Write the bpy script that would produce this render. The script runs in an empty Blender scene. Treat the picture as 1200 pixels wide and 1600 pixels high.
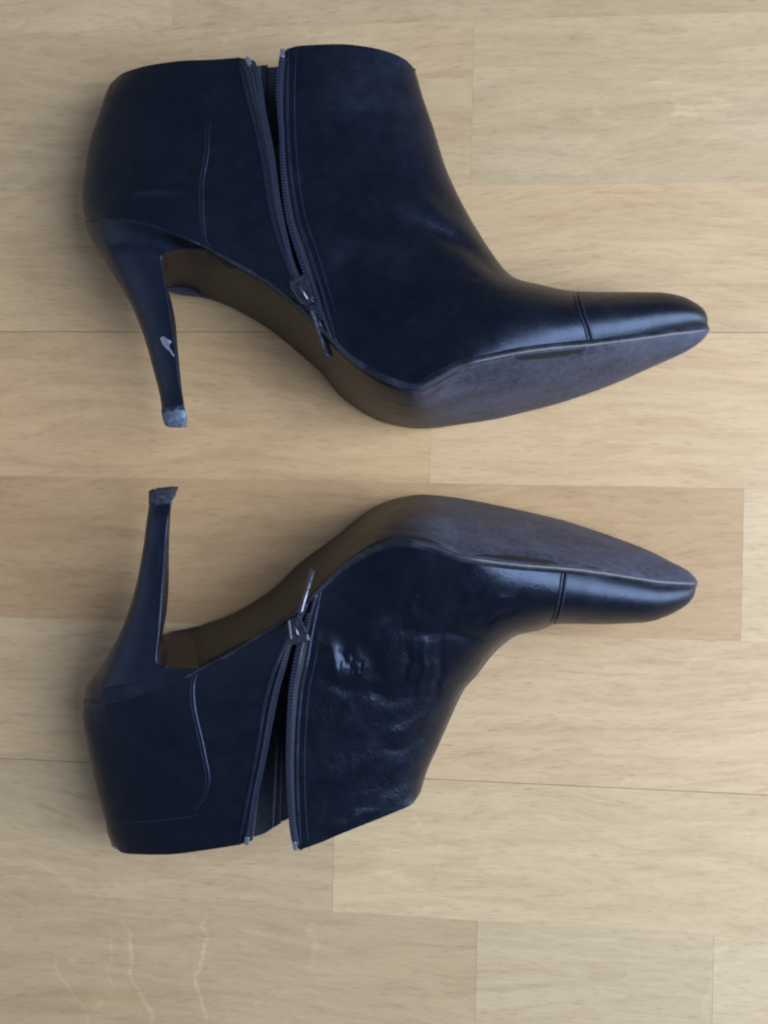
import bpy, bmesh, math, random
import numpy as np
from mathutils import Vector, Matrix
from mathutils.bvhtree import BVHTree
random.seed(7); np.random.seed(7)
S = bpy.context.scene
C = S.collection

# ------------------------------------------------------------------ camera
F = 1885.0                      # focal length in photograph pixels (1200 x 1600)
DIST, TILT = 0.528, math.radians(7.2)
cam_d = bpy.data.cameras.new('camera'); cam = bpy.data.objects.new('camera', cam_d); C.objects.link(cam)
cam_d.sensor_fit = 'VERTICAL'; cam_d.sensor_height = 24.0; cam_d.lens = 24.0*F/1600
cam_d.clip_start = 0.01; cam_d.clip_end = 50
cam.location = (DIST*math.sin(TILT), 0, DIST*math.cos(TILT)); cam.rotation_euler = (0, TILT, 0)
S.camera = cam
CP = np.array(cam.location); RX = np.array([math.cos(TILT), 0, -math.sin(TILT)]); RY = np.array([0, 1, 0.])
RZ = np.array([math.sin(TILT), 0, math.cos(TILT)])

# ------------------------------------------------------------------ light
w = bpy.data.worlds.new('World'); S.world = w; w.use_nodes = True
bg = w.node_tree.nodes['Background']; bg.inputs[0].default_value = (0.62, 0.76, 1.0, 1); bg.inputs[1].default_value = 0.235
def area(name, loc, target, sx, sy, power, col):
    l = bpy.data.lights.new(name, 'AREA'); l.shape = 'RECTANGLE'; l.size = sx; l.size_y = sy; l.energy = power; l.color = col
    o = bpy.data.objects.new(name, l); C.objects.link(o); o.location = loc
    o.rotation_euler = (Vector(target)-Vector(loc)).to_track_quat('-Z', 'Z').to_euler()
    return o
area('window_light', (1.12, -0.05, 0.74), (0.0, 0, 0.04), 1.9, 0.9, 60, (0.74, 0.86, 1.0))
area('added_left_fill', (-1.9, 0.1, 1.15), (0, 0, 0), 2.0, 1.1, 6, (0.74, 0.86, 1.0))  # fill lamp added on the left, standing in for wall bounce
S.view_settings.view_transform = 'Standard'; S.view_settings.look = 'None'; S.view_settings.exposure = 0; S.view_settings.gamma = 1
S.cycles.max_bounces = 6
S.cycles.filter_width = 2.3

# ------------------------------------------------------------------ helpers
def unproj(px, z):
    """photograph pixels -> points of the place at height z (metres)"""
    px = np.atleast_2d(np.asarray(px, float)); z = np.broadcast_to(np.asarray(z, float), (len(px),))
    d = ((px[:, :1]-600)/F)*RX + ((800-px[:, 1:2])/F)*RY - RZ
    t = (z-CP[2])/d[:, 2]
    return CP + d*t[:, None]
def proj(p):
    q = np.asarray(p)-CP
    x = q@RX; y = q@RY; z = -(q@RZ)
    return np.stack([600+F*x/z, 800-F*y/z], -1)
def spline(pts, per=24):
    P = np.asarray(pts, float)
    if len(P) < 3: return np.stack([P[0]+(P[-1]-P[0])*t for t in np.linspace(0, 1, per)])
    Q = np.vstack([2*P[0]-P[1], P, 2*P[-1]-P[-2]]); out = []
    for i in range(1, len(Q)-2):
        p0, p1, p2, p3 = Q[i-1], Q[i], Q[i+1], Q[i+2]
        for t in np.linspace(0, 1, per, endpoint=False):
            out.append(0.5*((2*p1)+(-p0+p2)*t+(2*p0-5*p1+4*p2-p3)*t*t+(-p0+3*p1-3*p2+p3)*t**3))
    out.append(P[-1]); return np.array(out)
def resample(c, params, raw=False):
    c = np.asarray(c, float)
    if not raw: c = spline(c)
    d = np.r_[0, np.cumsum(np.linalg.norm(np.diff(c[:, :2] if c.shape[1] == 2 else c, axis=0), axis=1))]; d /= d[-1]
    return np.stack([np.interp(params, d, c[:, k]) for k in range(c.shape[1])], -1)
def sstep(a, b, x):
    t = np.clip((x-a)/(b-a), 0, 1); return t*t*(3-2*t)
def gridfaces(ni, nj):
    i, j = np.meshgrid(np.arange(ni-1), np.arange(nj-1), indexing='ij'); a = (i*nj+j).ravel()
    return np.stack([a, a+nj, a+nj+1, a+1], -1)
def mesh_obj(name, verts, faces, mat, parent=None, origin=(0, 0, 0), smooth=True, solid=0, weld=0, kind=None, bevel=0, mats=None):
    me = bpy.data.meshes.new(name)
    me.from_pydata((np.asarray(verts, float)-np.asarray(origin)).tolist(), [], [list(map(int, f)) for f in faces])
    if weld:
        bm = bmesh.new(); bm.from_mesh(me); bmesh.ops.remove_doubles(bm, verts=bm.verts, dist=weld); bm.to_mesh(me); bm.free()
    me.materials.append(mat)
    for m in (mats or []): me.materials.append(m)
    if smooth: me.polygons.foreach_set('use_smooth', [True]*len(me.polygons))
    o = bpy.data.objects.new(name, me); C.objects.link(o)
    if parent: o.parent = parent
    if solid:
        m = o.modifiers.new('thickness', 'SOLIDIFY'); m.thickness = solid; m.offset = -1
    if bevel:
        m = o.modifiers.new('bevel', 'BEVEL'); m.width = bevel; m.segments = 2
    if kind: o['kind'] = kind
    return o
def tube_geo(path, r, n=8, flat=1.0, up=None):
    P = np.asarray(path, float); T = np.gradient(P, axis=0); T /= np.linalg.norm(T, axis=1)[:, None]+1e-12
    r = np.broadcast_to(np.asarray(r, float), (len(P),)); V = []
    for p, t, rr in zip(P, T, r):
        u = np.array([0, 0, 1.]) if up is None else np.asarray(up, float)
        u = u-t*(u@t); u /= np.linalg.norm(u)+1e-12; b = np.cross(t, u)
        for k in range(n):
            a = 2*math.pi*k/n; V.append(p+rr*(math.cos(a)*b+math.sin(a)*u*flat))
    V = np.array(V); Fs = []
    for i in range(len(P)-1):
        for k in range(n):
            Fs.append((i*n+k, i*n+(k+1) % n, (i+1)*n+(k+1) % n, (i+1)*n+k))
    Fs.append(tuple(range(n-1, -1, -1))); Fs.append(tuple((len(P)-1)*n+k for k in range(n)))
    return V, Fs
def join(*parts):
    V, Fs, o = [], [], 0
    for v, f in parts:
        V.append(np.asarray(v, float)); Fs += [tuple(int(q)+o for q in ff) for ff in f]; o += len(v)
    return np.vstack(V), Fs
def box_geo(c, ax, ay, az, hx, hy, hz):
    V = [np.asarray(c)+sx*hx*np.asarray(ax)+sy*hy*np.asarray(ay)+sz*hz*np.asarray(az) for sx in (-1, 1) for sy in (-1, 1) for sz in (-1, 1)]
    return np.array(V), [(0, 1, 3, 2), (4, 6, 7, 5), (0, 4, 5, 1), (2, 3, 7, 6), (0, 2, 6, 4), (1, 5, 7, 3)]

# ------------------------------------------------------------------ materials
class NT:
    def __init__(s, name):
        s.m = bpy.data.materials.new(name); s.m.use_nodes = True; s.t = s.m.node_tree; s.b = s.t.nodes['Principled BSDF']
        s.tc = s.t.nodes.new('ShaderNodeTexCoord')
    def n(s, typ, **kw):
        x = s.t.nodes.new(typ)
        for k, v in kw.items(): setattr(x, k, v)
        return x
    def l(s, a, b): s.t.links.new(a, b)
    def val(s, x, v):
        if hasattr(v, 'is_linked') or isinstance(v, bpy.types.NodeSocket): s.l(v, x)
        else: x.default_value = v
    def math(s, op, a, b=0.0, c=0.0, clamp=False):
        x = s.n('ShaderNodeMath', operation=op, use_clamp=clamp)
        s.val(x.inputs[0], a); s.val(x.inputs[1], b); s.val(x.inputs[2], c); return x.outputs[0]
    def noise(s, vec, scale, detail=4, rough=0.5, dist=0.0):
        x = s.n('ShaderNodeTexNoise'); s.l(vec, x.inputs['Vector']); x.inputs['Scale'].default_value = scale
        x.inputs['Detail'].default_value = detail; x.inputs['Roughness'].default_value = rough; x.inputs['Distortion'].default_value = dist
        return x.outputs[0]
    def mapping(s, vec, scale=(1, 1, 1), loc=(0, 0, 0), rot=(0, 0, 0)):
        x = s.n('ShaderNodeMapping'); s.l(vec, x.inputs[0]); x.inputs['Scale'].default_value = scale
        x.inputs['Location'].default_value = loc; x.inputs['Rotation'].default_value = rot; return x.outputs[0]
    def ramp(s, f, stops):
        x = s.n('ShaderNodeValToRGB'); s.l(f, x.inputs[0]); e = x.color_ramp.elements
        while len(e) < len(stops): e.new(0.5)
        for el, (p, c) in zip(e, stops): el.position = p; el.color = (*c, 1) if len(c) == 3 else c
        return x.outputs[0]
    def rng(s, f, a, b, c=0.0, d=1.0):
        x = s.n('ShaderNodeMapRange'); s.l(f, x.inputs[0])
        for k, v in zip((1, 2, 3, 4), (a, b, c, d)): x.inputs[k].default_value = v
        return x.outputs[0]
    def mix(s, f, a, b, mode='MIX'):
        x = s.n('ShaderNodeMix', data_type='RGBA', blend_type=mode); s.val(x.inputs[0], f)
        for sock, v in ((x.inputs[6], a), (x.inputs[7], b)):
            if isinstance(v, tuple): sock.default_value = (*v, 1) if len(v) == 3 else v
            else: s.l(v, sock)
        return x.outputs[2]
    def bump(s, h, strength, dist, normal=None):
        x = s.n('ShaderNodeBump'); x.inputs['Strength'].default_value = strength; x.inputs['Distance'].default_value = dist
        s.l(h, x.inputs['Height'])
        if normal: s.l(normal, x.inputs['Normal'])
        return x.outputs[0]
    def out(s, col=None, rough=None, nrm=None, spec=None, metal=None):
        for k, v in (('Base Color', col), ('Roughness', rough), ('Normal', nrm), ('Specular IOR Level', spec), ('Metallic', metal)):
            if v is None: continue
            if isinstance(v, tuple): s.b.inputs[k].default_value = (*v, 1) if len(v) == 3 else v
            else: s.val(s.b.inputs[k], v)
        return s.m

def leather(name, base, r0, r1, wrinkle, spec=0.5, zone=None, zs=1.0):
    s = NT(name); v = s.tc.outputs['Object']
    big = s.noise(v, 28, 3); mid = s.noise(v, 160, 5, 0.6)
    vor = s.n('ShaderNodeTexVoronoi', feature='DISTANCE_TO_EDGE'); s.l(v, vor.inputs['Vector']); vor.inputs['Scale'].default_value = 900
    pore = s.rng(vor.outputs['Distance'], 0.0, 0.35)
    cr = s.n('ShaderNodeTexVoronoi', feature='DISTANCE_TO_EDGE')
    warp = s.mix(0.06, v, s.n('ShaderNodeTexNoise').outputs[1]); s.l(s.mapping(warp, (1, 0.55, 1)), cr.inputs['Vector']); cr.inputs['Scale'].default_value = 170
    crease = s.rng(cr.outputs['Distance'], 0.0, 0.12)
    b1 = s.bump(mid, 0.22, 0.0006); b2 = s.bump(pore, 0.10, 0.0002, b1); b3 = s.bump(crease, wrinkle, 0.0004, b2); b4 = s.bump(big, 0.3, 0.0022, b3)
    if zone:
        m_ = None
        for (cx_, cy_, rad) in zone:
            dn = s.n('ShaderNodeVectorMath', operation='DISTANCE'); s.l(v, dn.inputs[0]); dn.inputs[1].default_value = (cx_, cy_, 0.05)
            q_ = s.rng(dn.outputs['Value'], rad*0.45, rad, 1.0, 0.0); m_ = q_ if m_ is None else s.math('MAXIMUM', m_, q_)
        wn = s.n('ShaderNodeTexNoise'); s.l(v, wn.inputs['Vector']); wn.inputs['Scale'].default_value = 70; wn.inputs['Detail'].default_value = 3
        wv = s.mix(0.025, v, wn.outputs[1])
        c2 = s.n('ShaderNodeTexVoronoi', feature='DISTANCE_TO_EDGE'); s.l(s.mapping(wv, (1.0, 0.42, 0.6), rot=(0, 0, -0.35)), c2.inputs['Vector']); c2.inputs['Scale'].default_value = 240
        hz = s.math('MULTIPLY', s.rng(c2.outputs['Distance'], 0.0, 0.16, 0.0, 1.0), m_)
        b4 = s.bump(hz, zs, 0.0008, b4)
    col = s.mix(s.rng(mid, 0.3, 0.8), tuple(c*0.7 for c in base), tuple(c*1.35 for c in base))
    dust = s.rng(s.noise(v, 1500, 2), 0.72, 0.8, 0, 0.12)
    col = s.mix(dust, col, (0.12, 0.13, 0.16))
    rough = s.math('ADD', s.rng(big, 0.3, 0.7, r0, r1), s.rng(mid, 0.3, 0.7, -0.05, 0.05))
    s.b.inputs['Specular Tint'].default_value = (0.52, 0.66, 1.0, 1)
    return s.out(col, rough, b4, spec)
M_leather = leather('black_leather', (0.0012, 0.0018, 0.0052), 0.32, 0.48, 0.05)
LB = (0.0012, 0.0018, 0.0052)
M_creased = leather('creased_leather', LB, 0.28, 0.40, 0.06, zone=[(0.022, 0.028, 0.045), (-0.015, 0.022, 0.026), (0.004, -0.018, 0.030)], zs=0.09)
M_worn = leather('worn_leather', LB, 0.30, 0.42, 0.05, zone=[(0.045, -0.012, 0.040)], zs=0.06)
M_heel = leather('heel_leather', (0.0030, 0.0045, 0.011), 0.36, 0.46, 0.02)
M_pipe = leather('piping_leather', (0.006, 0.008, 0.020), 0.26, 0.34, 0.0)
M_line = leather('seam_thread', (0.005, 0.007, 0.016), 0.5, 0.6, 0.0)
s = NT('lining_fabric'); M_lining = s.out(s.mix(s.noise(s.tc.outputs['Object'], 300, 4), (0.014, 0.016, 0.030), (0.034, 0.038, 0.066)), 0.55)
s = NT('zip_tape'); M_tape = s.out(s.mix(s.noise(s.tc.outputs['Object'], 1200, 2), (0.006, 0.007, 0.016), (0.018, 0.020, 0.036)), 0.6)
s = NT('zip_coil'); M_coil = s.out((0.016, 0.02, 0.045), 0.28, None, 0.6)
s = NT('gunmetal'); n_ = s.noise(s.tc.outputs['Object'], 500, 3); M_metal = s.out(s.mix(n_, (0.045, 0.05, 0.075), (0.13, 0.14, 0.19)), s.rng(n_, 0.3, 0.7, 0.18, 0.34), None, 0.5, 0.9)
s = NT('bright_metal'); M_bright = s.out((0.38, 0.42, 0.50), 0.25, None, 0.5, 0.9)
s = NT('heel_breast_leather'); n_ = s.noise(s.tc.outputs['Object'], 250, 4)
M_breast = s.out(s.mix(n_, (0.010, 0.006, 0.008), (0.026, 0.014, 0.016)), 0.5, s.bump(n_, 0.3, 0.0004))
def tipmat(name, a, b):
    s = NT(name); n_ = s.noise(s.tc.outputs['Object'], 420, 5, 0.65)
    return s.out(s.mix(s.rng(n_, 0.35, 0.65), a, b), 0.6, s.bump(n_, 0.7, 0.0008))
M_tip_pale = tipmat('worn_heel_tip', (0.03, 0.045, 0.085), (0.17, 0.22, 0.33))
M_tip_dark = tipmat('dark_heel_tip', (0.008, 0.011, 0.022), (0.045, 0.06, 0.10))
M_scuff = tipmat('exposed_plastic', (0.08, 0.10, 0.16), (0.30, 0.35, 0.46))
# sole: worn grey forepart, glossy brown shank; object X decides
s = NT('sole_leather'); v = s.tc.outputs['Object']; sep = s.n('ShaderNodeSeparateXYZ'); s.l(v, sep.inputs[0])
n1 = s.noise(s.mapping(v, (0.5, 1, 1)), 60, 6, 0.62, 0.6); n2 = s.noise(v, 420, 4, 0.6); n3 = s.noise(s.mapping(v, (0.35, 1, 1)), 40, 3)
fore = s.math('ADD', sep.outputs[0], s.math('MULTIPLY', s.math('SUBTRACT', n1, 0.5), 0.035))
fore = s.rng(fore, 0.006, 0.034)
grey = s.mix(s.rng(n1, 0.3, 0.7), (0.015, 0.018, 0.034), (0.056, 0.062, 0.100)); grey = s.mix(s.rng(n2, 0.35, 0.75, 0, 0.5), grey, (0.09, 0.10, 0.15))
brown = s.mix(n1, (0.006, 0.006, 0.008), (0.018, 0.015, 0.017))
col = s.mix(fore, brown, grey)
speck = s.rng(s.noise(v, 900, 2), 0.74, 0.78, 0, 0.6); col = s.mix(s.math('MULTIPLY', speck, fore), col, (0.5, 0.5, 0.55))
rough = s.math('ADD', 0.42, s.math('MULTIPLY', fore, 0.10))
M_sole = s.out(col, rough, s.bump(n2, 0.35, 0.0006, s.bump(n1, 0.35, 0.002)), 0.22)
s = NT('sole_edge_paint'); n_ = s.noise(s.tc.outputs['Object'], 120, 5, 0.6)
M_edge = s.out(s.mix(s.rng(n_, 0.4, 0.65), (0.004, 0.005, 0.009), (0.022, 0.026, 0.05)), 0.38, s.bump(n_, 0.4, 0.0008))

s = NT('black_residue'); M_black = s.out((0.004, 0.004, 0.007), 0.75)

# ------------------------------------------------------------------ the parquet floor
YAW = math.radians(-1.15)
def oak():
    s = NT('oak_strip'); geo = s.n('ShaderNodeNewGeometry'); info = s.n('ShaderNodeObjectInfo')
    rot = s.mapping(geo.outputs['Position'], rot=(0, 0, -YAW))
    off = s.n('ShaderNodeVectorMath', operation='MULTIPLY_ADD')
    s.l(info.outputs['Random'], off.inputs[0]); off.inputs[1].default_value = (3.1, 1.7, 5.3); s.l(rot, off.inputs[2])
    v = off.outputs[0]
    # slow bending of the grain, then long fibres
    bend = s.noise(s.mapping(v, (5, 9, 1)), 1.0, 2)
    bv = s.n('ShaderNodeCombineXYZ'); s.l(s.math('MULTIPLY', s.math('SUBTRACT', bend, 0.5), 0.05), bv.inputs[1])
    add = s.n('ShaderNodeVectorMath', operation='ADD'); s.l(v, add.inputs[0]); s.l(bv.outputs[0], add.inputs[1]); g = add.outputs[0]
    f1 = s.noise(s.mapping(g, (20, 140, 1)), 1.0, 6, 0.66, 0.6)
    f2 = s.noise(s.mapping(g, (85, 620, 1)), 1.0, 5, 0.7, 0.5)
    f3 = s.noise(s.mapping(g, (5, 26, 1)), 1.0, 3, 0.5, 0.8)
    pore = s.noise(s.mapping(g, (150, 1500, 1)), 1.0, 2, 0.5)
    base = info.outputs['Color']
    c = s.mix(s.rng(f3, 0.3, 0.7, 0, 0.55), base, s.mix(1.0, base, (0.86, 0.80, 0.72), 'MULTIPLY'))
    c = s.mix(s.rng(f1, 0.42, 0.72, 0, 0.60), c, s.mix(1.0, c, (0.70, 0.64, 0.58), 'MULTIPLY'))
    c = s.mix(s.rng(f2, 0.50, 0.80, 0, 0.55), c, s.mix(1.0, c, (0.66, 0.60, 0.55), 'MULTIPLY'))
    c = s.mix(s.rng(pore, 0.58, 0.72, 0, 0.42), c, s.mix(1.0, c, (0.55, 0.48, 0.43), 'MULTIPLY'))
    # medullary rays: short pale ripples, few of them
    ray = s.noise(s.mapping(v, (60, 150, 1), rot=(0, 0, 0.35)), 1.0, 3, 0.55, 1.2)
    msk = s.rng(s.noise(s.mapping(v, (9, 16, 1)), 1.0, 2), 0.52, 0.68)
    c = s.mix(s.math('MULTIPLY', s.rng(ray, 0.58, 0.70, 0, 0.6), msk), c, s.mix(1.0, c, (1.25, 1.28, 1.32), 'MULTIPLY'))
    # the single long ray flecks that cross the strips, each where it lies in the wood
    sx = s.n('ShaderNodeSeparateXYZ'); s.l(geo.outputs['Position'], sx.inputs[0]); X, Y = sx.outputs[0], sx.outputs[1]
    wob = s.noise(s.mapping(geo.outputs['Position'], (0, 60, 0)), 1.0, 2)
    total = None
    for (ax, ay, bx, by, wd, am) in FLECKS:
        (x0, y0, _), (x1, y1, _) = unproj([(ax, ay), (bx, by)], 0.0)
        slope = (x1-x0)/(y1-y0)
        xc = s.math('ADD', s.math('MULTIPLY', s.math('SUBTRACT', Y, y0), slope), x0+(wob_seed := am*0.0)-0.0)
        xc = s.math('ADD', xc, s.math('MULTIPLY', s.math('SUBTRACT', wob, 0.5), 0.020))
        d = s.math('ABSOLUTE', s.math('SUBTRACT', X, xc))
        b = s.rng(d, wd*0.45, wd, 1.0, 0.0)
        hi, lo = max(y0, y1), min(y0, y1)
        b = s.math('MULTIPLY', b, s.rng(Y, lo-0.003, lo+0.004)); b = s.math('MULTIPLY', b, s.rng(Y, hi+0.003, hi-0.006))
        b = s.math('MULTIPLY', b, am*0.75)
        total = b if total is None else s.math('MAXIMUM', total, b)
    total = s.math('MULTIPLY', total, s.rng(f1, 0.3, 0.6, 1.0, 0.45))
    c = s.mix(total, c, s.mix(1.0, c, (1.36, 1.40, 1.44), 'MULTIPLY'))
    h = s.math('ADD', s.math('MULTIPLY', f2, 0.5), s.math('MULTIPLY', pore, 0.5))
    rough = s.rng(f1, 0.3, 0.7, 0.34, 0.46)
    return s.out(c, rough, s.bump(h, 0.18, 0.0004), 0.5)
FLECKS = [(192, 1440, 232, 1600, 0.0013, 0.9), (318, 1430, 312, 1600, 0.0012, 0.9), (165, 1440, 182, 1545, 0.0010, 0.45),
          (90, 1500, 135, 1600, 0.0011, 0.6), (484, 1440, 488, 1510, 0.0022, 0.45), (1120, 1455, 1108, 1600, 0.0016, 0.35),
          (38, 1335, 118, 1385, 0.0016, 0.5)]
M_oak = oak()
s = NT('joint_base'); M_joint = s.out((0.09, 0.065, 0.045), 0.8)  # dark base under the strips, seen through the board gaps
floor = mesh_obj('floor', np.array([(-1.6, -1.6, -0.0120), (1.6, -1.6, -0.0120), (1.6, 1.6, -0.0120), (-1.6, 1.6, -0.0120)]), [(0, 1, 2, 3)], M_joint, smooth=False)
floor['kind'] = 'structure'
cy, sy_ = math.cos(YAW), math.sin(YAW)
def to_floor(px):            # pixel -> floor frame coordinates (along strip, across strip)
    p = unproj([px], 0.0)[0]; return p[0]*cy+p[1]*sy_, -p[0]*sy_+p[1]*cy
lines = {}
for k, px in {0: (600, 36), 1: (0, 300), 2: (600, 519), 3: (600, 754), 4: (1162, 1002), 5: (900, 1228), 6: (640, 1432)}.items(): lines[k] = to_floor(px)[1]
ks = np.array(list(lines)); fit = np.polyfit(ks, [lines[k] for k in ks], 1); SW = -fit[0]; Y0 = fit[1]
print('strip width', SW, [round(lines[k]-(Y0-SW*k), 4) for k in ks])
def strip_y(k):
    return lines.get(k, Y0-SW*k)
ends = {0: [270], -0: [270], 1: [738], 2: [], 3: [672], 4: [1160], 5: [], 6: [520], 7: [744, 1114]}
endy = {0: 20, 1: 160, 3: 700, 4: 880, 6: 1380, 7: 1520}
# strip colours, left to right: wood tones with colour cast and pale sheen baked in
OAK = (0.535, 0.372, 0.220)
def tint(f, r=0.0): return (OAK[0]*f*(1+r), OAK[1]*f, OAK[2]*f*(1-r), 1)
cols = {0: [tint(1.00, -.05), tint(0.90, -.05)], 1: [tint(0.95, -.03), tint(0.98, -.06)], 2: [tint(1.00, .0)], 3: [tint(0.96, .05), tint(1.04, .01)],
        4: [tint(0.81, .08), tint(1.10, -.04)], 5: [tint(1.05, -.02)], 6: [tint(0.93, -.05), tint(1.09, -.06)], 7: [tint(0.87, -.04), tint(1.03, -.09), tint(1.12, -.09)]}
def plank(x0, x1, y0, y1, col, dz, gapped=False):
    e = 0.0006 if gapped else 0.00002
    V = []
    for (z, ins) in ((-0.012, 0), (dz-0.0003, 0), (dz, e)):
        for (x, y) in ((x0+ins, y0+ins*0.6), (x1-ins, y0+ins*0.6), (x1-ins, y1-ins*0.6), (x0+ins, y1-ins*0.6)):
            V.append((x*cy-y*sy_, x*sy_+y*cy, z))
    Fs = [(8, 9, 10, 11)]
    for r in (0, 4):
        for k in range(4): Fs.append((r+k, r+(k+1) % 4, r+4+(k+1) % 4, r+4+k))
    o = mesh_obj('plank', np.array(V), Fs, M_oak, floor, smooth=False)
    o.color = col
board_gap = {2: 0.0001, 5: 0.0001, -1: 0.0001, 8: 0.0001}
for k in range(-3, 12):
    yt, yb = strip_y(k-1), strip_y(k)        # strip k lies between line k-1 and line k
    yt -= board_gap.get(k-1, 0.000005); yb += board_gap.get(k, 0.000005)
    xs = [-0.62]
    if k in ends:
        for e_ in ends[k]: xs.append(to_floor((e_, endy[k]))[0])
    else:
        xs.append(-0.2+0.13*((k*7) % 5))
    xs.append(0.72)
    for q in range(len(xs)-1):
        cc = cols[k][q] if k in cols else tint(random.uniform(0.88, 1.05))
        g = 0.000008 if k not in (6, 7) else 0.00003
        plank(xs[q]+g, xs[q+1]-g, yb, yt, cc, 0.0)

# ------------------------------------------------------------------ smooth inflation of a leather panel net
def solve(V, T, fixed, val, k, iters=1500):
    A, B, Cc = V[T[:, 0]], V[T[:, 1]], V[T[:, 2]]
    def cot(p, q, r):
        a, b = q-p, r-p; return (a*b).sum(1)/np.maximum(np.abs(a[:, 0]*b[:, 1]-a[:, 1]*b[:, 0]), 1e-10)
    ca, cb, cc = cot(A, B, Cc), cot(B, Cc, A), cot(Cc, A, B)
    area_ = 0.5*np.abs((B-A)[:, 0]*(Cc-A)[:, 1]-(B-A)[:, 1]*(Cc-A)[:, 0])
    I = np.r_[T[:, 1], T[:, 2], T[:, 0]]; J = np.r_[T[:, 2], T[:, 0], T[:, 1]]; W = 0.5*np.r_[ca, cb, cc]
    I2, J2, W2 = np.r_[I, J], np.r_[J, I], np.r_[W, W]; N = len(V)
    diag = np.bincount(I2, W2, N); m = np.zeros(N)
    for q in range(3): m += np.bincount(T[:, q], area_/3, N)
    L = lambda x: diag*x-np.bincount(I2, W2*x[J2], N)
    x = np.where(fixed, val, val[fixed].mean()); free = ~fixed; b = k*m
    r = (b-L(x))*free; Mi = 1/np.maximum(np.abs(diag), 1e-9); z = Mi*r*free; p = z.copy(); rz = r@z; r0 = np.linalg.norm(r)
    for it in range(iters):
        Ap = L(p)*free; al = rz/(p@Ap+1e-30); x = x+al*p; r = r-al*Ap
        if np.linalg.norm(r) < 1e-6*r0: break
        z = Mi*r*free; rz2 = r@z; p = z+(rz2/(rz+1e-30))*p; rz = rz2
    return x
def coons(Lf, Rt, Tp, Bt, a, b):
    a = a[:, None, None]; b = b[None, :, None]
    P = (1-a)*Lf[None]+a*Rt[None]+(1-b)*Tp[:, None]+b*Bt[:, None]-((1-a)*(1-b)*Tp[0]+a*(1-b)*Tp[-1]+(1-a)*b*Bt[0]+a*b*Bt[-1])
    P[0], P[-1] = Lf, Rt; P[:, 0], P[:, -1] = Tp, Bt
    return P

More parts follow.
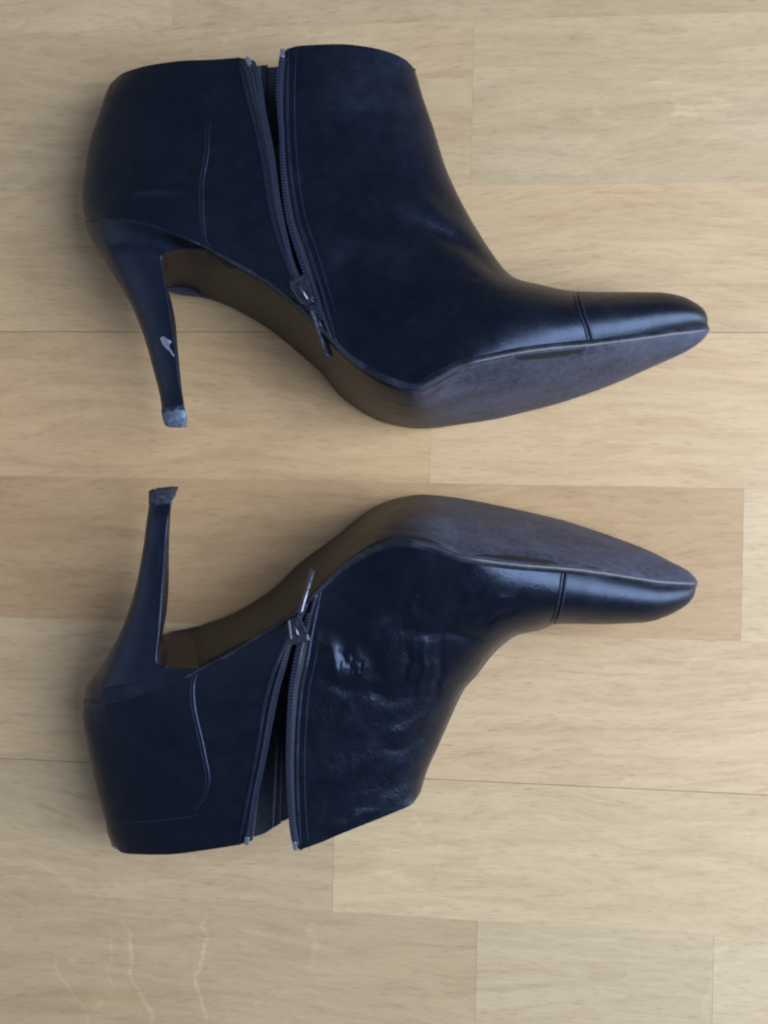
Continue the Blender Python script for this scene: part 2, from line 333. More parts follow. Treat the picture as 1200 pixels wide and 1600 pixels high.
NJ, NQ, NG, N1, N2, NT2 = 140, 70, 5, 84, 130, 60
TJ = (np.linspace(0, 1, NJ))**1.5
def boot(spec):
    sg = spec['sg']
    def zmid(P):
        X, Y = P[:, 0], sg*P[:, 1]
        return 0.035-0.010*np.clip((Y-0.06)/0.10, 0, 1)-0.009*sstep(0.05, 0.13, X)
    def zM(x): return np.interp(x, [130, 140, 165, 210, 330, 450, 520, 580, 650, 740, 830, 922, 1000, 1060, 1090, 1110], np.array([31, 41, 50, 55, 58, 60, 66, 72, 75, 73, 66, 55, 45, 36, 30, 26.5])/1000)
    def zL(x): return np.interp(x, [130, 140, 165, 210, 330, 450, 560, 650, 740, 830, 922, 1000, 1060, 1090, 1110], np.array([31, 22, 13, 8.5, 6, 4, 2, 1.5, 1.5, 3.5, 7, 12, 18, 23, 26])/1000)
    def mid3(px):                       # silhouette pixels at the mid height
        z = np.full(len(px), 0.03)
        for _ in range(3): z = zmid(unproj(px, z))
        return unproj(px, z)
    hp = lambda s_: np.sqrt(np.clip(4*s_*(1-s_), 0, 1))
    def net(med, zz=None):
        """one side of the upper: patches Q (quarter), G (zip gap), V (vamp), T (toe cap)"""
        H0 = spec['htop'] if med else spec['hlat']; sgn = 1 if med else -1
        ti = np.linspace(0, 1, NQ)**1.5; t1 = np.linspace(0, 1, N1); t2 = np.linspace(0, 1, N2); te = 1-(1-np.linspace(0, 1, NT2))**1.5
        tg = np.linspace(0, 1, NG)
        k_ = '' if med else 'l_'
        c = lambda n, t: resample(spec[n], t)
        # topline pixels
        tb, tgp, tf = c(k_+'top_back', ti), None, c(k_+'top_front', t1)
        tgp = tb[-1]+(tf[0]-tb[-1])*tg[:, None]
        if 'top_gap' in spec and med: pass
        allp = np.vstack([tb, tgp[1:], tf[1:]]); d = np.r_[0, np.cumsum(np.linalg.norm(np.diff(allp, axis=0), axis=1))]; d /= d[-1]
        h = H0*hp(d)
        base = unproj(allp, 0.03); z = zmid(base)+sgn*h; top3 = unproj(allp, z); z = zmid(top3)+sgn*h; top3 = unproj(allp, z)
        Tb, Tg, Tf = top3[:NQ], top3[NQ-1:NQ-1+NG], top3[NQ-1+NG-1:]
        back = mid3(c('back', TJ)); front = mid3(c('front', t2)); tfront = mid3(c('toe_front', te)); tend = mid3(c('toe_end', TJ))
        Tb[0] = back[0]; Tf[-1] = front[0]
        zz_ = zM if med else zL
        def bot(n, t):
            p = c(n, t); return unproj(p, zz_(p[:, 0]))
        Qb, Vb, Tbm = bot(k_+'feather_q', ti), bot(k_+'feather_v', np.linspace(0, 1, N1+N2-1)), bot(k_+'feather_t', te)
        Qb[0] = back[-1]; Tbm[-1] = tend[-1]
        Gb = Qb[-1]+(Vb[0]-Qb[-1])*tg[:, None]
        def inner(n, a3, b3, key):
            p = c(n, TJ); z = (a3[2]+(b3[2]-a3[2])*TJ+sgn*0.006*np.sin(np.pi*TJ)) if zz is None else zz[key]
            q = unproj(p, z); q[0] = a3; q[-1] = b3; return q
        zq = inner(k_+'zip_q', Tb[-1], Qb[-1], 'q'); zv = inner(k_+'zip_v', Tf[0], Vb[0], 'v')
        ts = inner(k_+'toe_seam', front[-1], Vb[-1], 't')
        if zz is None: ts[:, 2] = front[-1][2]+(Vb[-1][2]-front[-1][2])*np.sqrt(TJ); ts = unproj(c(k_+'toe_seam', TJ), ts[:, 2]); ts[0] = front[-1]; ts[-1] = Vb[-1]
        tfront[0] = front[-1]; tend[0] = tfront[-1]; Tbm[0] = Vb[-1]
        V1t = np.vstack([Tf, front[1:]])
        P = {'Q': coons(back[:, :2], zq[:, :2], Tb[:, :2], Qb[:, :2], ti, TJ),
             'G': coons(zq[:, :2], zv[:, :2], Tg[:, :2], Gb[:, :2], tg, TJ),
             'V': coons(zv[:, :2], ts[:, :2], V1t[:, :2], Vb[:, :2], np.linspace(0, 1, N1+N2-1), TJ),
             'T': coons(ts[:, :2], tend[:, :2], tfront[:, :2], Tbm[:, :2], te, TJ)}
        bc = {k: np.full(v.shape[:2], np.nan) for k, v in P.items()}
        sq = lambda q: (q[:, 2]-zmid(q))**2
        bc['Q'][:, 0] = sq(Tb); bc['Q'][:, -1] = sq(Qb); bc['Q'][0] = 0
        bc['G'][:, 0] = sq(Tg); bc['G'][:, -1] = sq(Gb)
        bc['V'][:, -1] = sq(Vb); bc['V'][:N1, 0] = sq(Tf); bc['V'][N1-1:, 0] = 0
        bc['T'][:, -1] = sq(Tbm); bc['T'][:, 0] = 0; bc['T'][-1] = 0
        allv = np.vstack([v.reshape(-1, 2) for v in P.values()]); allb = np.concatenate([v.ravel() for v in bc.values()])
        key = np.round(allv*1e6).astype(np.int64); _, first, inv = np.unique(key, axis=0, return_index=True, return_inverse=True); inv = inv.ravel()
        N = len(first); val = np.zeros(N); fixed = np.zeros(N, bool); ok = ~np.isnan(allb)
        np.maximum.at(val, inv[ok], allb[ok]); fixed[inv[ok]] = True
        T = []; o = 0
        for k, v in P.items():
            f = gridfaces(*v.shape[:2])+o; T += [f[:, [0, 1, 2]], f[:, [0, 2, 3]]]; o += v.shape[0]*v.shape[1]
        T = inv[np.vstack(T)]; T = T[(T[:, 0] != T[:, 1]) & (T[:, 1] != T[:, 2]) & (T[:, 0] != T[:, 2])]
        V = allv[first]
        kk = 0.36+4.6*sstep(0.02, 0.09, V[:, 0])*(1-sstep(0.075, 0.11, sg*V[:, 1]))
        u = solve(V, T, fixed, val, kk)
        hh = np.sqrt(np.maximum(u, 0)); z = zmid(V)+sgn*hh
        if not med: z = np.maximum(z, 0.0008)
        zall = z[inv]; out = {}; o = 0
        for k, v in P.items():
            n = v.shape[0]*v.shape[1]; out[k] = np.dstack([v, zall[o:o+n].reshape(v.shape[:2])]); o += n
        return out, dict(q=out['Q'][-1, :, 2].copy(), v=out['V'][0, :, 2].copy(), t=out['T'][0, :, 2].copy())
    med, zz = net(True); med, zz = net(True, zz)
    lat, zz = net(False); lat, _ = net(False, zz)
    # folds and creases pressed into the leather: (x0,y0,x1,y1, width px, height mm)
    for k in ('Q', 'V', 'T', 'G'):
        P = med[k]; q = proj(P.reshape(-1, 3)).reshape(P.shape[0], P.shape[1], 2)
        dz = np.zeros(P.shape[:2])
        for (x0, y0, x1, y1, wd, am) in spec['creases']:
            a = np.array([x0, y0]); b = np.array([x1, y1]); ab = b-a; L_ = np.linalg.norm(ab)
            t = ((q-a)@ab)/L_**2; nrm = np.array([-ab[1], ab[0]])/L_
            wob = 3.0*np.sin(t*5+x0)+1.5*np.sin(t*13+y0)
            d = (q-a)@nrm+wob
            dz += am*0.001*np.exp(-(d/wd)**2)*sstep(-0.15, 0.25, t)*sstep(1.15, 0.75, t)
        # flatten near silhouettes so that outlines stay put
        hrel = np.clip((P[..., 2]-0.03)/0.02, 0, 1)
        med[k][..., 2] += dz*hrel
    root = bpy.data.objects.new('ankle_boot', None); C.objects.link(root)
    base = unproj([spec['base']], 0.0)[0]; root.location = base; root.empty_display_size = 0.02
    root['label'] = spec['label']; root['category'] = 'ankle boot'; root['group'] = 'pair of black ankle boots'
    mk = lambda name, v, f, m, par=root, **kw: mesh_obj(name, v, f, m, par, origin=base, **kw)
    def both(k, name, i0=0, i1=None, mat=None):
        out = []
        for side, up in ((med, 1), (lat, -1)):
            P = side[k][i0:i1]; f = gridfaces(*P.shape[:2]); v = P.reshape(-1, 3)
            n = np.cross(v[f[:, 1]]-v[f[:, 0]], v[f[:, 2]]-v[f[:, 0]])[:, 2].sum()
            if n*up < 0: f = f[:, ::-1]
            out.append((v, f))
        v, f = join(*out)
        return mk(name, v, f, mat or M_leather, solid=0.0013, weld=0.00002)
    quarter = both('Q', 'quarter'); vamp = both('V', 'vamp', mat=M_creased if sg < 0 else M_worn); toe = both('T', 'toe_cap')
    # lateral bridge behind the zip, and the lining
    Pg = lat['G']; 
    lv = []; 
    for k in ('Q', 'G', 'V'):
        P = lat[k].copy(); f = gridfaces(*P.shape[:2]); v = P.reshape(-1, 3).copy(); v[:, 2] += 0.0022
        n = np.cross(v[f[:, 1]]-v[f[:, 0]], v[f[:, 2]]-v[f[:, 0]])[:, 2].sum()
        if n < 0: f = f[:, ::-1]
        # keep inside the shell at the outline
        if k == 'Q': v = v.reshape(P.shape)[6:, 1:].reshape(-1, 3); f = gridfaces(P.shape[0]-6, P.shape[1]-1)
        if k == 'V': v = v.reshape(P.shape)[:, 5:].reshape(-1, 3); f = gridfaces(P.shape[0], P.shape[1]-5)
        lv.append((v, f))
    v, f = join(*lv); mk('lining', v, f, M_lining, solid=0.0005)
    # medial surface for placing trim
    sv, sf = join(*[(med[k].reshape(-1, 3), gridfaces(*med[k].shape[:2])) for k in ('Q', 'G', 'V', 'T')])
    bvh = BVHTree.FromPolygons([tuple(x) for x in sv], [tuple(int(a) for a in q) for q in sf])
    def on(px, lift=0.0, fallback=None):
        px = np.atleast_2d(px); out = []; last = None
        for p in px:
            tgt = unproj([p], 0.0)[0]; d = Vector(tgt-CP).normalized()
            hit, nrm, _, _ = bvh.ray_cast(Vector(CP), d)
            if hit is None:
                z = last[2] if last is not None else 0.045
                q = unproj([p], z)[0]
            else:
                if nrm.z < 0: nrm = -nrm
                q = np.array(hit+nrm*lift)
            out.append(q); last = q
        return np.array(out)
    def smooth(P, n=2):
        P = P.copy()
        for _ in range(n): P[1:-1] = 0.5*P[1:-1]+0.25*(P[:-2]+P[2:])
        return P
    def seam(name, px, r, mat, par, lift=0.0, n=70, flat=0.7):
        P = smooth(on(resample(px, np.linspace(0, 1, n)), lift), 3)
        rr = r*np.minimum(1, 0.35+6*np.minimum(np.linspace(0, 1, n), np.linspace(1, 0, n)))
        v, f = tube_geo(P, rr, 8, flat); return mk(name, v, f, mat, par)
    seam('seam', spec['counter_seam'], 0.00055, M_pipe, quarter, 0.0001)
    off = np.array(spec['counter_seam'], float)-[5, 0]
    seam('seam', off, 0.00025, M_line, quarter, 0.0)
    ts = np.array(spec['toe_seam'], float); ts = ts[:-1] if False else ts
    seam('seam', ts+[3, 0], 0.0006, M_line, toe, 0.0)
    seam('seam', ts-[4, 0], 0.0006, M_line, vamp, 0.0)
    # fold of leather along both sides of the zip
    for nm, par, dx in (('zip_q', quarter, -1), ('zip_v', vamp, 2)):
        c = np.array(spec[nm], float)+[dx, 0]
        seam('piping', c, 0.0009, M_pipe, par, 0.0002, 90)
    seam('stitching', np.array(spec['zip_v'], float)[:-1]+[14, 0], 0.00025, M_line, vamp, 0.0, 90)
    if spec['sg'] < 0: seam('stitching', spec['collar'], 0.0004, M_line, quarter, 0.0, 60)
    # -------- zip: tapes, teeth, slider, pull
    qa = resample(spec['zip_q'], np.linspace(0, 1, 100)); qt = resample(spec['zip_qt'], np.linspace(0, 1, 100))
    va = resample(spec['zip_v'], np.linspace(0, 1, 100)); vt = resample(spec['zip_vt'], np.linspace(0, 1, 100))
    geo = []; edge = {}
    for nm, a, b in (('q', qa, qt), ('v', va, vt)):
        A_ = smooth(on(a, -0.0004), 2); m_ = smooth(on(0.5*(a+b), -0.0003), 2); B_ = smooth(on(b, -0.0002), 2)
        G_ = np.stack([A_, m_, B_]); ff = gridfaces(*G_.shape[:2]); geo.append((G_.reshape(-1, 3), ff)); edge[nm] = (m_, B_, A_)
    v, f = join(*geo); zipper = mk('zipper', v, f, M_tape, solid=0.0005)
    for nm in ('q', 'v'):
        m_, B_, A_ = edge[nm]; L_ = np.r_[0, np.cumsum(np.linalg.norm(np.diff(B_, axis=0), axis=1))]
        parts = []
        for d in np.arange(0.001, L_[-1]*0.94, 0.0013):
            c_ = np.array([np.interp(d, L_, B_[:, k]) for k in range(3)]); a_ = np.array([np.interp(d, L_, A_[:, k]) for k in range(3)])
            c2 = np.array([np.interp(d+0.001, L_, B_[:, k]) for k in range(3)])
            t_ = c2-c_; t_ /= np.linalg.norm(t_); s_ = a_-c_; s_ -= t_*(s_@t_); s_ /= np.linalg.norm(s_)+1e-9; n_ = np.cross(t_, s_); n_ *= np.sign(n_[2])
            parts.append(box_geo(c_+s_*0.0009+n_*0.0005, t_, s_, n_, 0.00042, 0.0011, 0.0006))
        v, f = join(*parts); mk('zip_teeth', v, f, M_coil, zipper, smooth=False, kind='stuff')
        # the welt that the coil is sewn to
        v, f = tube_geo(smooth(0.45*A_+0.55*B_+np.array([0, 0, 0.0005]), 2), 0.00055, 8); mk('coil_cord', v, f, M_coil, zipper)
        p = B_[1]*0.6+A_[1]*0.4; t_ = B_[4]-B_[0]; t_ /= np.linalg.norm(t_); s_ = np.cross([0, 0, 1], t_); s_ /= np.linalg.norm(s_)
        v, f = box_geo(p+np.array([0, 0, 0.0014]), t_, s_, np.cross(t_, s_), 0.0018, 0.0009, 0.0006); mk('zip_stop', v, f, M_bright, zipper, smooth=False, bevel=0.0003)
    sl = spec['slider']; P0, P1 = on([sl[0]], 0.0012)[0], on([sl[1]], 0.0012)[0]
    t_ = P1-P0; ln = np.linalg.norm(t_); t_ /= ln; n_ = np.array([0, 0, 1.])-t_*t_[2]; n_ /= np.linalg.norm(n_); s_ = np.cross(n_, t_); c_ = 0.5*(P0+P1)
    pl = []
    for zo, hh_ in ((0.0000, 0.0005), (0.0022, 0.0005)):     # two shield-shaped plates
        o_ = [(-1, .95), (-.55, 1.0), (.2, .8), (1, .5), (1, -.5), (.2, -.8), (-.55, -1.0), (-1, -.95)]
        vv = [c_+t_*(a*ln/2)+s_*(b*0.0034)+n_*(zo+e) for e in (-hh_, hh_) for a, b in o_]
        ff = [tuple(range(7, -1, -1)), tuple(range(8, 16))]+[(k, (k+1) % 8, 8+(k+1) % 8, 8+k) for k in range(8)]
        pl.append((np.array(vv), ff))
    pl.append(box_geo(c_-t_*ln*0.30+n_*0.001, t_, s_, n_, 0.0012, 0.0008, 0.0012))
    for sd in (-1, 1): pl.append(box_geo(c_+t_*ln*0.1+s_*sd*0.0027+n_*0.0027, t_*1.0+s_*(-sd)*0.15, s_, n_, ln*0.38, 0.0005, 0.0006))
    v, f = join(*pl); slider = mk('slider', v, f, M_metal, zipper, smooth=False, bevel=0.0003)
    arch = np.array([c_-t_*ln*0.25+n_*0.0026, c_-t_*ln*0.15+n_*0.0042, c_+t_*ln*0.15+n_*0.0044, c_+t_*ln*0.42+n_*0.0028])
    v, f = tube_geo(spline(arch, 6), 0.0007, 8, up=s_); mk('pull_bridge', v, f, M_metal, zipper)
    pz = spec['pull']; A3 = unproj([pz[0]], c_[2]+0.002)[0]; B3 = unproj([pz[1]], c_[2]+spec['pull_dz'])[0]
    t_ = B3-A3; ln = np.linalg.norm(t_); t_ /= ln; sd_ = np.cross(t_, [0, 0, 1.]); sd_ /= np.linalg.norm(sd_)
    wv = sd_*math.cos(0.95)+np.cross(sd_, t_)*math.sin(0.95); nv = np.cross(t_, wv)
    prof = [(0, .0009), (.06, .0014), (.25, .0012), (.55, .0014), (.8, .0017), (.95, .0017), (1.0, .0010)]
    vv = []; 
    for a, h_ in prof:
        for e1, e2 in ((-1, -1), (1, -1), (1, 1), (-1, 1)): vv.append(A3+t_*ln*a+wv*h_*e1+nv*0.0006*e2)
    ff = [(0, 3, 2, 1), tuple(4*(len(prof)-1)+k for k in range(4))]+[(4*r+k, 4*r+(k+1) % 4, 4*r+4+(k+1) % 4, 4*r+4+k) for r in range(len(prof)-1) for k in range(4)]
    mk('pull_tab', np.array(vv), ff, M_metal, zipper, smooth=False, bevel=0.0003)
    # -------- sole from the heel breast to the toe
    nq0 = int(np.argmin(np.abs(proj(med['Q'][:, -1])[:, 0]-spec['breast_x'])))
    nqs = int(np.argmin(np.abs(proj(med['Q'][:, -1])[:, 0]-spec['breast_x']+16)))
    nls = int(np.argmin(np.abs(proj(lat['Q'][:, -1])[:, 0]-spec['breast_x']+16)))
    Mc = np.vstack([med['Q'][nqs:, -1], med['G'][1:, -1], med['V'][1:, -1], med['T'][1:, -1]])
    nl0 = int(np.argmin(np.abs(proj(lat['Q'][:, -1])[:, 0]-spec['breast_x'])))
    Lc = np.vstack([lat['Q'][nls:, -1], lat['G'][1:, -1], lat['V'][1:, -1], lat['T'][1:, -1]])
    tt = np.linspace(0, 1, 150); Mc = smooth(resample(Mc, tt, raw=True), 3); Lc = smooth(resample(Lc, tt, raw=True), 3)
    T_ = np.gradient(0.5*(Mc+Lc), axis=0); T_ /= np.linalg.norm(T_, axis=1)[:, None]
    D_ = Lc-Mc; W_ = np.linalg.norm(D_, axis=1); Du = D_/np.maximum(W_, 1e-5)[:, None]
    N_ = np.cross(T_, Du); N_ /= np.linalg.norm(N_, axis=1)[:, None]; N_ *= np.sign(N_[:, 1]*-sg)[:, None]
    for k in range(140, 150): N_[k] = N_[139]; Du[k] = Du[139]
    th = 0.0009+0.0014*sstep(0.25, 0.45, tt); wsc = np.minimum(1, W_/0.02)
    th = th*sstep(0, 0.05, tt)+0.00012
    bulge = (0.05+0.95*sstep(0, 0.1, tt))*(0.0012+0.0010*sstep(0.3, 0.5, tt))
    rows = []; ws = np.linspace(0, 1, 19)
    e_ = 0.0009*wsc*(0.1+0.9*sstep(0, 0.05, tt))
    def row(wf, ov, nf): return Mc+D_*wf+Du*ov[:, None]+N_*nf[:, None]
    rows.append(row(0, -e_*0.2, -0.0006*np.ones_like(th))); rows.append(row(0, -e_, 0.0*th)); rows.append(row(0, -e_, th*0.7)); rows.append(row(0, -e_*0.5, th)); ne = len(rows)
    for a in ws[1:-1]: rows.append(row(a, 0*th, th+bulge*4*a*(1-a)*wsc))
    rows.append(row(1, e_*0.5, th)); rows.append(row(1, e_, th*0.7)); rows.append(row(1, e_, 0*th)); rows.append(row(1, e_*0.2, -0.0006*np.ones_like(th)))
    G_ = np.stack(rows); G_[..., 2] = np.maximum(G_[..., 2], 0.0004); nr = len(rows)
    f = gridfaces(nr, 150); v = G_.reshape(-1, 3); o = mk('sole', v, f, M_sole, mats=[M_edge])
    fi = np.arange(len(f))//149; mi = np.where((fi < 3) | (fi >= nr-4), 1, 0); o.data.polygons.foreach_set('material_index', mi.tolist())
    # patches of black edge paint left along the sole's rim
    for (x0, x1, wd) in spec['paint']:
        pm = proj(Mc)[:, 0]; i0, i1 = int(np.argmin(np.abs(pm-x0))), int(np.argmin(np.abs(pm-x1))); i0, i1 = min(i0, i1), max(i0, i1)
        ii = np.linspace(i0, i1, 40); g = lambda A: np.stack([np.interp(ii, np.arange(150), A[:, k]) for k in range(A.shape[1])], -1)
        m_, n_, d_ = g(Mc), g(N_), g(Du); thk = np.interp(ii, np.arange(150), th)
        wv = wd*(np.sin(np.linspace(0, np.pi, 40))**0.5)*(0.85+0.15*np.sin(ii*0.9)*np.sin(ii*0.31+x0))
        rr = []
        for a in (0.0, 0.25, 0.5, 0.75, 1.0): rr.append(m_+d_*(0.0006+a*wv)[:, None]+n_*(thk+0.00016+0.0009*np.minimum(1, a*wv/0.004)*0.6)[:, None])
        R_ = np.stack(rr); mk('edge_paint', R_.reshape(-1, 3), gridfaces(5, 40), M_black, o)
    # -------- heel: rings from the seat seam down to the tip
    Ms = resample(med['Q'][:nq0+1, -1][::-1], np.linspace(0, 1, 15), raw=True); Ls = resample(lat['Q'][:nl0+1, -1], np.linspace(0, 1, 15), raw=True)
    ring0 = np.vstack([Ms, Ls[1:]]); NR = len(ring0); phi = np.linspace(0, np.pi, NR)
    bdir = Ms[0]-Ls[-1]; bdir /= np.linalg.norm(bdir); braw = bdir.copy()
    rings = [ring0]
    z0 = zmid(ring0[14:15])[0]
    for (bk, cn, w_, dzc) in spec['heel']:
        bdir = braw.copy(); bdir[0] += (0.15-braw[0])*{1: 0, 2: 0.15, 3: 0.45, 4: 0.8, 5: 0.95, 6: 0.85, 7: 0.75, 8: 0.62, 9: 0.5}.get(len(rings), 0.5); bdir /= np.linalg.norm(bdir)
        zc = z0+dzc; Bk = unproj([bk], zc)[0]; Cm = unproj([cn], zc+w_*bdir[2])[0]; Cl = Cm-2*w_*bdir; Cc = 0.5*(Cm+Cl)
        el = np.array([Cc+(Bk-Cc)*(max(math.sin(p), 0)**0.85)+(Cm-Cc)*math.copysign(abs(math.cos(p))**0.9, math.cos(p)) for p in phi])
        sn = np.sin(phi)[:, None]; cs = np.where(phi[:, None] < np.pi/2, (Cm-ring0[0])[None], (Cl-ring0[-1])[None])
        sh = ring0+(Bk-ring0[14])[None]*sn+cs*(1-sn); bl = {1: 0.85, 2: 0.6, 3: 0.3, 4: 0.08}.get(len(rings), 0)
        rings.append(sh*bl+el*(1-bl))
    R_ = np.array(rings); nR = len(R_)
    fine = np.stack([spline(R_[:, k], 9) for k in range(NR)], 1)
    nr = fine.shape[0]; ff = gridfaces(nr, NR)
    fv = fine.reshape(-1, 3); nn = np.cross(fv[ff[:, 1]]-fv[ff[:, 0]], fv[ff[:, 2]]-fv[ff[:, 0]]); cen = fine.mean(1)[ff[:, 0]//NR]
    if ((fv[ff[:, 0]]-cen)*nn).sum() < 0: ff = ff[:, ::-1]
    heel = mk('heel', fv, ff, M_heel)
    # breast (front face), slightly hollow
    br = []; aa = np.linspace(0, 1, 9)
    for r in range(nr):
        a3, b3 = fine[r, 0], fine[r, -1]; bkdir = fine[r, NR//2]-0.5*(a3+b3)
        br.append([a3+(b3-a3)*q+bkdir*0.10*float(sstep(18, 40, r))*math.sin(math.pi*q) for q in aa])
    br = np.array(br); mk('heel_breast', br.reshape(-1, 3), gridfaces(nr, 9), M_breast, heel)
    # pale bead added for the highlight where heel cover meets the breast
    v, f = tube_geo(fine[2*9:, 0], 0.0006, 8); mk('edge_highlight_bead', v, f, M_pipe, heel)
    # seat seam
    v, f = tube_geo(smooth(ring0[1:13], 2)+np.array([0, 0, 0.0001]), 0.0004, 6); mk('seam', v, f, M_line, heel)
    # tip
    last = fine[-1]; cen = last.mean(0); ax = fine[-1].mean(0)-fine[-10].mean(0); ax /= np.linalg.norm(ax)
    full = np.vstack([last, [last[-1]+(last[0]-last[-1])*q for q in (0.25, 0.5, 0.75)]]); tr = []
    rnd = np.random.RandomState(spec['seed'])
    for d, sc in spec['tip']:
        dir_ = full-cen
        tr.append(cen+dir_*sc*(1+0.022*rnd.randn(len(full), 1))+ax*(d+0.00015*rnd.randn(len(full), 1)+spec['wear']*(dir_@np.array([1, 0, 0]))[:, None]*d/0.005))
    tr = np.array(tr); nT, nF = tr.shape[:2]
    ff = [(i*nF+k, i*nF+(k+1) % nF, (i+1)*nF+(k+1) % nF, (i+1)*nF+k) for i in range(nT-1) for k in range(nF)]+[tuple((nT-1)*nF+k for k in range(nF)), tuple(range(nF-1, -1, -1))]
    tipo = mk('heel_tip', tr.reshape(-1, 3), ff, spec['tipmat'], heel, mats=[M_tip_dark])
    tipo.data.polygons.foreach_set('material_index', [1 if i < 2*nF else 0 for i in range(len(ff))])
    if spec.get('scuff'):        # torn cover: pale flake
        hb = BVHTree.FromPolygons([tuple(x) for x in fv], [tuple(int(a) for a in q) for q in ff_all(nr, NR)])
        outl = np.array(spec['scuff'], float); vs = []
        cpx = outl.mean(0)
        for p in list(outl)+[cpx]:
            tgt = unproj([p], 0.0)[0]; d = Vector(tgt-CP).normalized(); hit, nrm, _, _ = hb.ray_cast(Vector(CP), d)
            q = np.array(hit) if hit else unproj([p], 0.05)[0]
            vs.append(q+np.array([0, 0, 0.0004 if p is not cpx else 0.0010]))
        n = len(outl); mk('torn_patch', np.array(vs), [(k, (k+1) % n, n) for k in range(n)], M_scuff, heel, smooth=False)
    return root
def ff_all(a, b): return gridfaces(a, b)

TOP = dict(sg=1, seed=3, base=(600, 400), htop=0.023, hlat=0.012,
  label='upper black leather boot with a pale torn scuff on its stiletto and worn tip',
  top_back=[(177, 127), (185, 119), (200, 111), (233, 102), (283, 95), (333, 93), (373, 90)],
  top_front=[(449, 76), (473, 71), (533, 69), (573, 73), (607, 81), (633, 93), (648, 108)],
  back=[(177, 127), (167, 150), (157, 183), (143, 223), (135, 267), (130, 300), (130, 323), (133, 347)],
  front=[(648, 108), (660, 150), (677, 200), (693, 253), (713, 300), (740, 350), (767, 393), (793, 427), (812, 440), (840, 446), (873, 454), (900, 458)],
  toe_front=[(900, 458), (940, 458), (1007, 458), (1040, 459), (1067, 465), (1086, 474)],
  toe_end=[(1086, 474), (1098, 483), (1105, 495), (1106, 507)],
  feather_q=[(133, 347), (160, 344), (210, 346), (250, 357), (287, 371), (317, 384), (330, 391), (367, 411), (400, 429), (433, 451), (467, 478), (495, 505)],
  feather_v=[(523, 533), (543, 553), (567, 570), (593, 585), (627, 598), (650, 603), (667, 594), (700, 575), (733, 562), (773, 553), (807, 546), (857, 539), (923, 533)],
  feather_t=[(923, 533), (973, 527), (1007, 522), (1050, 516), (1085, 511), (1106, 507)],
  zip_q=[(373, 90), (380, 120), (390, 160), (402, 207), (413, 260), (423, 323), (437, 373), (453, 417), (473, 465), (495, 505)],
  zip_v=[(449, 76), (446, 140), (447, 207), (452, 273), (463, 340), (480, 390), (497, 445), (510, 487), (523, 533)],
  zip_qt=[(397, 95), (407, 118), (415, 173), (428, 240), (437, 307), (450, 373), (462, 417), (484, 465), (506, 513)],
  zip_vt=[(438, 83), (433, 130), (433, 157), (437, 207), (440, 273), (448, 340), (462, 390), (477, 433), (492, 478), (513, 525)],
  toe_seam=[(900, 458), (909, 488), (917, 510), (923, 533)],
  l_top_back=[(177, 127), (190, 125), (240, 112), (330, 106), (410, 105)],
  l_top_front=[(420, 105), (500, 100), (580, 102), (630, 106), (648, 108)],
  l_feather_q=[(133, 347), (150, 365), (185, 398), (230, 432), (272, 458), (313, 464), (350, 471), (383, 487), (417, 507), (450, 532), (483, 560)],
  l_feather_v=[(485, 562), (510, 585), (533, 613), (567, 637), (600, 652), (640, 660), (667, 661), (700, 657), (767, 647), (807, 638), (873, 621), (915, 607)],
  l_feather_t=[(915, 607), (960, 590), (1007, 569), (1050, 550), (1073, 539), (1098, 521), (1106, 507)],
  l_zip_q=[(410, 105), (420, 300), (483, 560)], l_zip_v=[(420, 105), (430, 300), (485, 562)],
  l_toe_seam=[(900, 458), (908, 500), (913, 560), (915, 607)],
  counter_seam=[(328, 187), (325, 240), (318, 280), (317, 323), (320, 363), (327, 385)],
  slider=[(468, 438), (486, 476)], pull=[(487, 482), (516, 558)], pull_dz=0.000, breast_x=330,
  paint=[(338, 372, 0.004), (800, 915, 0.006), (935, 985, 0.003), (650, 720, 0.003)],
  heel=[((140, 368), (292, 389), .0225, .001), ((152, 390), (262, 394), .0195, .003), ((166, 412), (251, 403), .0165, .005), ((188, 447), (256, 435), .0135, .008),
        ((209, 485), (263, 475), .011, .011), ((226, 530), (269, 515), .009, .014), ((240, 580), (275, 560), .0075, .017), ((249, 615), (281, 605), .0065, .019), ((253, 640), (286, 634), .0062, .021)],
  tip=[(0, 1.0), (0.0003, 1.10), (0.0022, 1.12), (0.0040, 1.06), (0.0066, 0.90), (0.0070, 0.5)], wear=-0.05, tipmat=M_tip_pale,
  scuff=[(250, 528), (256, 526), (262, 530), (269, 534), (273, 541), (275, 549), (274, 557), (270, 556), (265, 549), (259, 544), (254, 538)],
  creases=[(205, 292, 300, 302, 7, .5), (520, 395, 660, 465, 24, -1.7), (480, 345, 640, 395, 22, 1.3), (640, 340, 800, 432, 13, -1.3), (650, 300, 760, 385, 12, 0.7), (560, 290, 700, 350, 25, 0.8), (620, 500, 760, 440, 8, 0.4),
           (700, 500, 770, 440, 6, -0.2), (440, 250, 620, 300, 30, 0.4), (340, 95, 330, 160, 10, 0.5), (530, 420, 560, 540, 22, -0.6)])
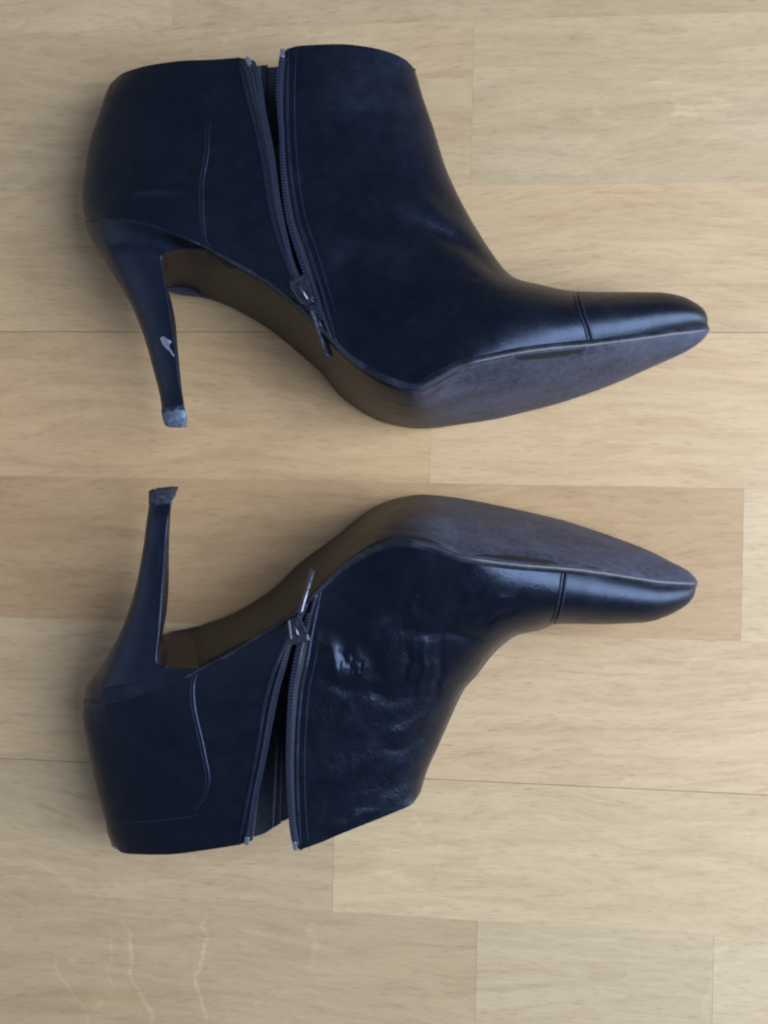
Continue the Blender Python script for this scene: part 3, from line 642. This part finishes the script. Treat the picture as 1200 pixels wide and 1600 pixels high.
BOT = dict(sg=-1, seed=5, base=(600, 1120), htop=0.023, hlat=0.013,
  label='lower black leather boot with a wrinkled ankle and a flared dark heel tip',
  top_back=[(177, 1320), (190, 1332), (217, 1335), (267, 1335), (317, 1329), (375, 1320)],
  top_front=[(469, 1328), (500, 1317), (533, 1303), (583, 1283), (620, 1268), (643, 1257), (656, 1240)],
  back=[(177, 1320), (169, 1298), (166, 1280), (150, 1217), (140, 1173), (133, 1133), (131, 1110), (133, 1092)],
  front=[(656, 1240), (667, 1203), (683, 1167), (702, 1123), (722, 1080), (743, 1055), (765, 1026), (783, 1008), (807, 992), (840, 984), (863, 975)],
  toe_front=[(863, 975), (900, 974), (940, 975), (1007, 972), (1040, 963), (1064, 951)],
  toe_end=[(1064, 951), (1077, 941), (1085, 930), (1087, 920)],
  feather_q=[(133, 1092), (160, 1098), (200, 1090), (233, 1080), (287, 1060), (317, 1043), (360, 1023), (400, 997), (450, 969), (474, 948)],
  feather_v=[(500, 923), (517, 906), (533, 892), (567, 870), (600, 855), (633, 852), (683, 862), (717, 875), (767, 883), (807, 888), (882, 894)],
  feather_t=[(882, 894), (927, 899), (973, 906), (1023, 914), (1060, 917), (1087, 920)],
  zip_q=[(375, 1320), (380, 1290), (390, 1240), (403, 1173), (413, 1110), (427, 1057), (447, 1007), (474, 948)],
  zip_v=[(469, 1328), (465, 1290), (462, 1233), (462, 1167), (468, 1083), (478, 1033), (486, 985), (500, 923)],
  zip_qt=[(394, 1314), (403, 1243), (413, 1197), (425, 1133), (435, 1083), (446, 1043), (456, 1007), (484, 938)],
  zip_vt=[(458, 1322), (453, 1290), (449, 1233), (448, 1167), (452, 1083), (460, 1033), (468, 1000), (490, 933)],
  toe_seam=[(863, 975), (872, 955), (878, 927), (882, 894)],
  l_top_back=[(177, 1320), (200, 1327), (300, 1322), (400, 1305), (430, 1290)],
  l_top_front=[(440, 1284), (500, 1262), (580, 1245), (630, 1240), (656, 1240)],
  l_feather_q=[(133, 1092), (150, 1077), (185, 1045), (228, 1010), (263, 989), (300, 981), (320, 978), (360, 965), (400, 943), (433, 920), (460, 893)],
  l_feather_v=[(462, 890), (490, 868), (517, 850), (543, 831), (567, 813), (600, 794), (650, 782), (683, 783), (733, 790), (807, 805), (880, 822)],
  l_feather_t=[(880, 822), (940, 842), (1007, 867), (1050, 889), (1075, 903), (1087, 920)],
  l_zip_q=[(430, 1290), (440, 1100), (460, 893)], l_zip_v=[(440, 1284), (446, 1100), (462, 890)],
  l_toe_seam=[(863, 975), (870, 930), (876, 870), (880, 822)],
  counter_seam=[(308, 1052), (303, 1070), (303, 1093), (307, 1120), (315, 1153), (322, 1187), (327, 1217), (320, 1247), (303, 1267)],
  collar=[(170, 1283), (220, 1284), (270, 1280), (310, 1273)],
  slider=[(474, 1004), (464, 966)], pull=[(468, 960), (489, 888)], pull_dz=-0.004, breast_x=314,
  paint=[(322, 385, 0.0035), (740, 872, 0.005), (625, 690, 0.004), (900, 960, 0.002)],
  heel=[((135, 1072), (285, 1045), .0225, .001), ((143, 1062), (262, 1043), .0195, .003), ((155, 1046), (244, 1034), .0165, .005), ((177, 1010), (248, 985), .0135, .008),
        ((198, 963), (252, 932), .011, .011), ((213, 913), (255, 890), .009, .014), ((223, 860), (258, 845), .0078, .017), ((229, 815), (262, 805), .0068, .019), ((233, 787), (266, 786), .0066, .021)],
  tip=[(0, 1.0), (0.0003, 1.06), (0.0018, 1.10), (0.0032, 1.18), (0.0046, 1.28), (0.0049, 0.5)], wear=-0.25, tipmat=M_tip_dark,
  creases=[(528, 1015, 535, 1052, 2.2, -.5), (538, 1017, 545, 1054, 2.2, -.5), (548, 1022, 555, 1053, 2.2, -.45), (558, 1026, 564, 1052, 2.0, -.4), (508, 990, 530, 1062, 12, 1.6), (560, 1000, 600, 1062, 16, -1.0), (505, 1068, 620, 1085, 12, -.8),
           (620, 980, 760, 1000, 10, -.8), (640, 1010, 625, 1080, 6, -.7), (665, 1000, 655, 1090, 6, .5), (690, 1000, 680, 1090, 7, -.6), (600, 960, 560, 1020, 14, .5), (700, 940, 640, 1010, 12, .4),
           (600, 1150, 690, 1110, 9, .6), (600, 1175, 680, 1145, 8, -.5), (610, 1210, 670, 1175, 8, .45), (500, 1220, 600, 1180, 16, .5), (600, 1235, 660, 1205, 8, -.4), (590, 1100, 700, 1080, 11, -.6),
           (740, 960, 800, 930, 5, .3), (760, 975, 810, 945, 4, -.3), (650, 930, 640, 960, 6, .3), (480, 1140, 560, 1120, 18, .5), (520, 1295, 600, 1262, 8, .4)])
boot(TOP); boot(BOT)
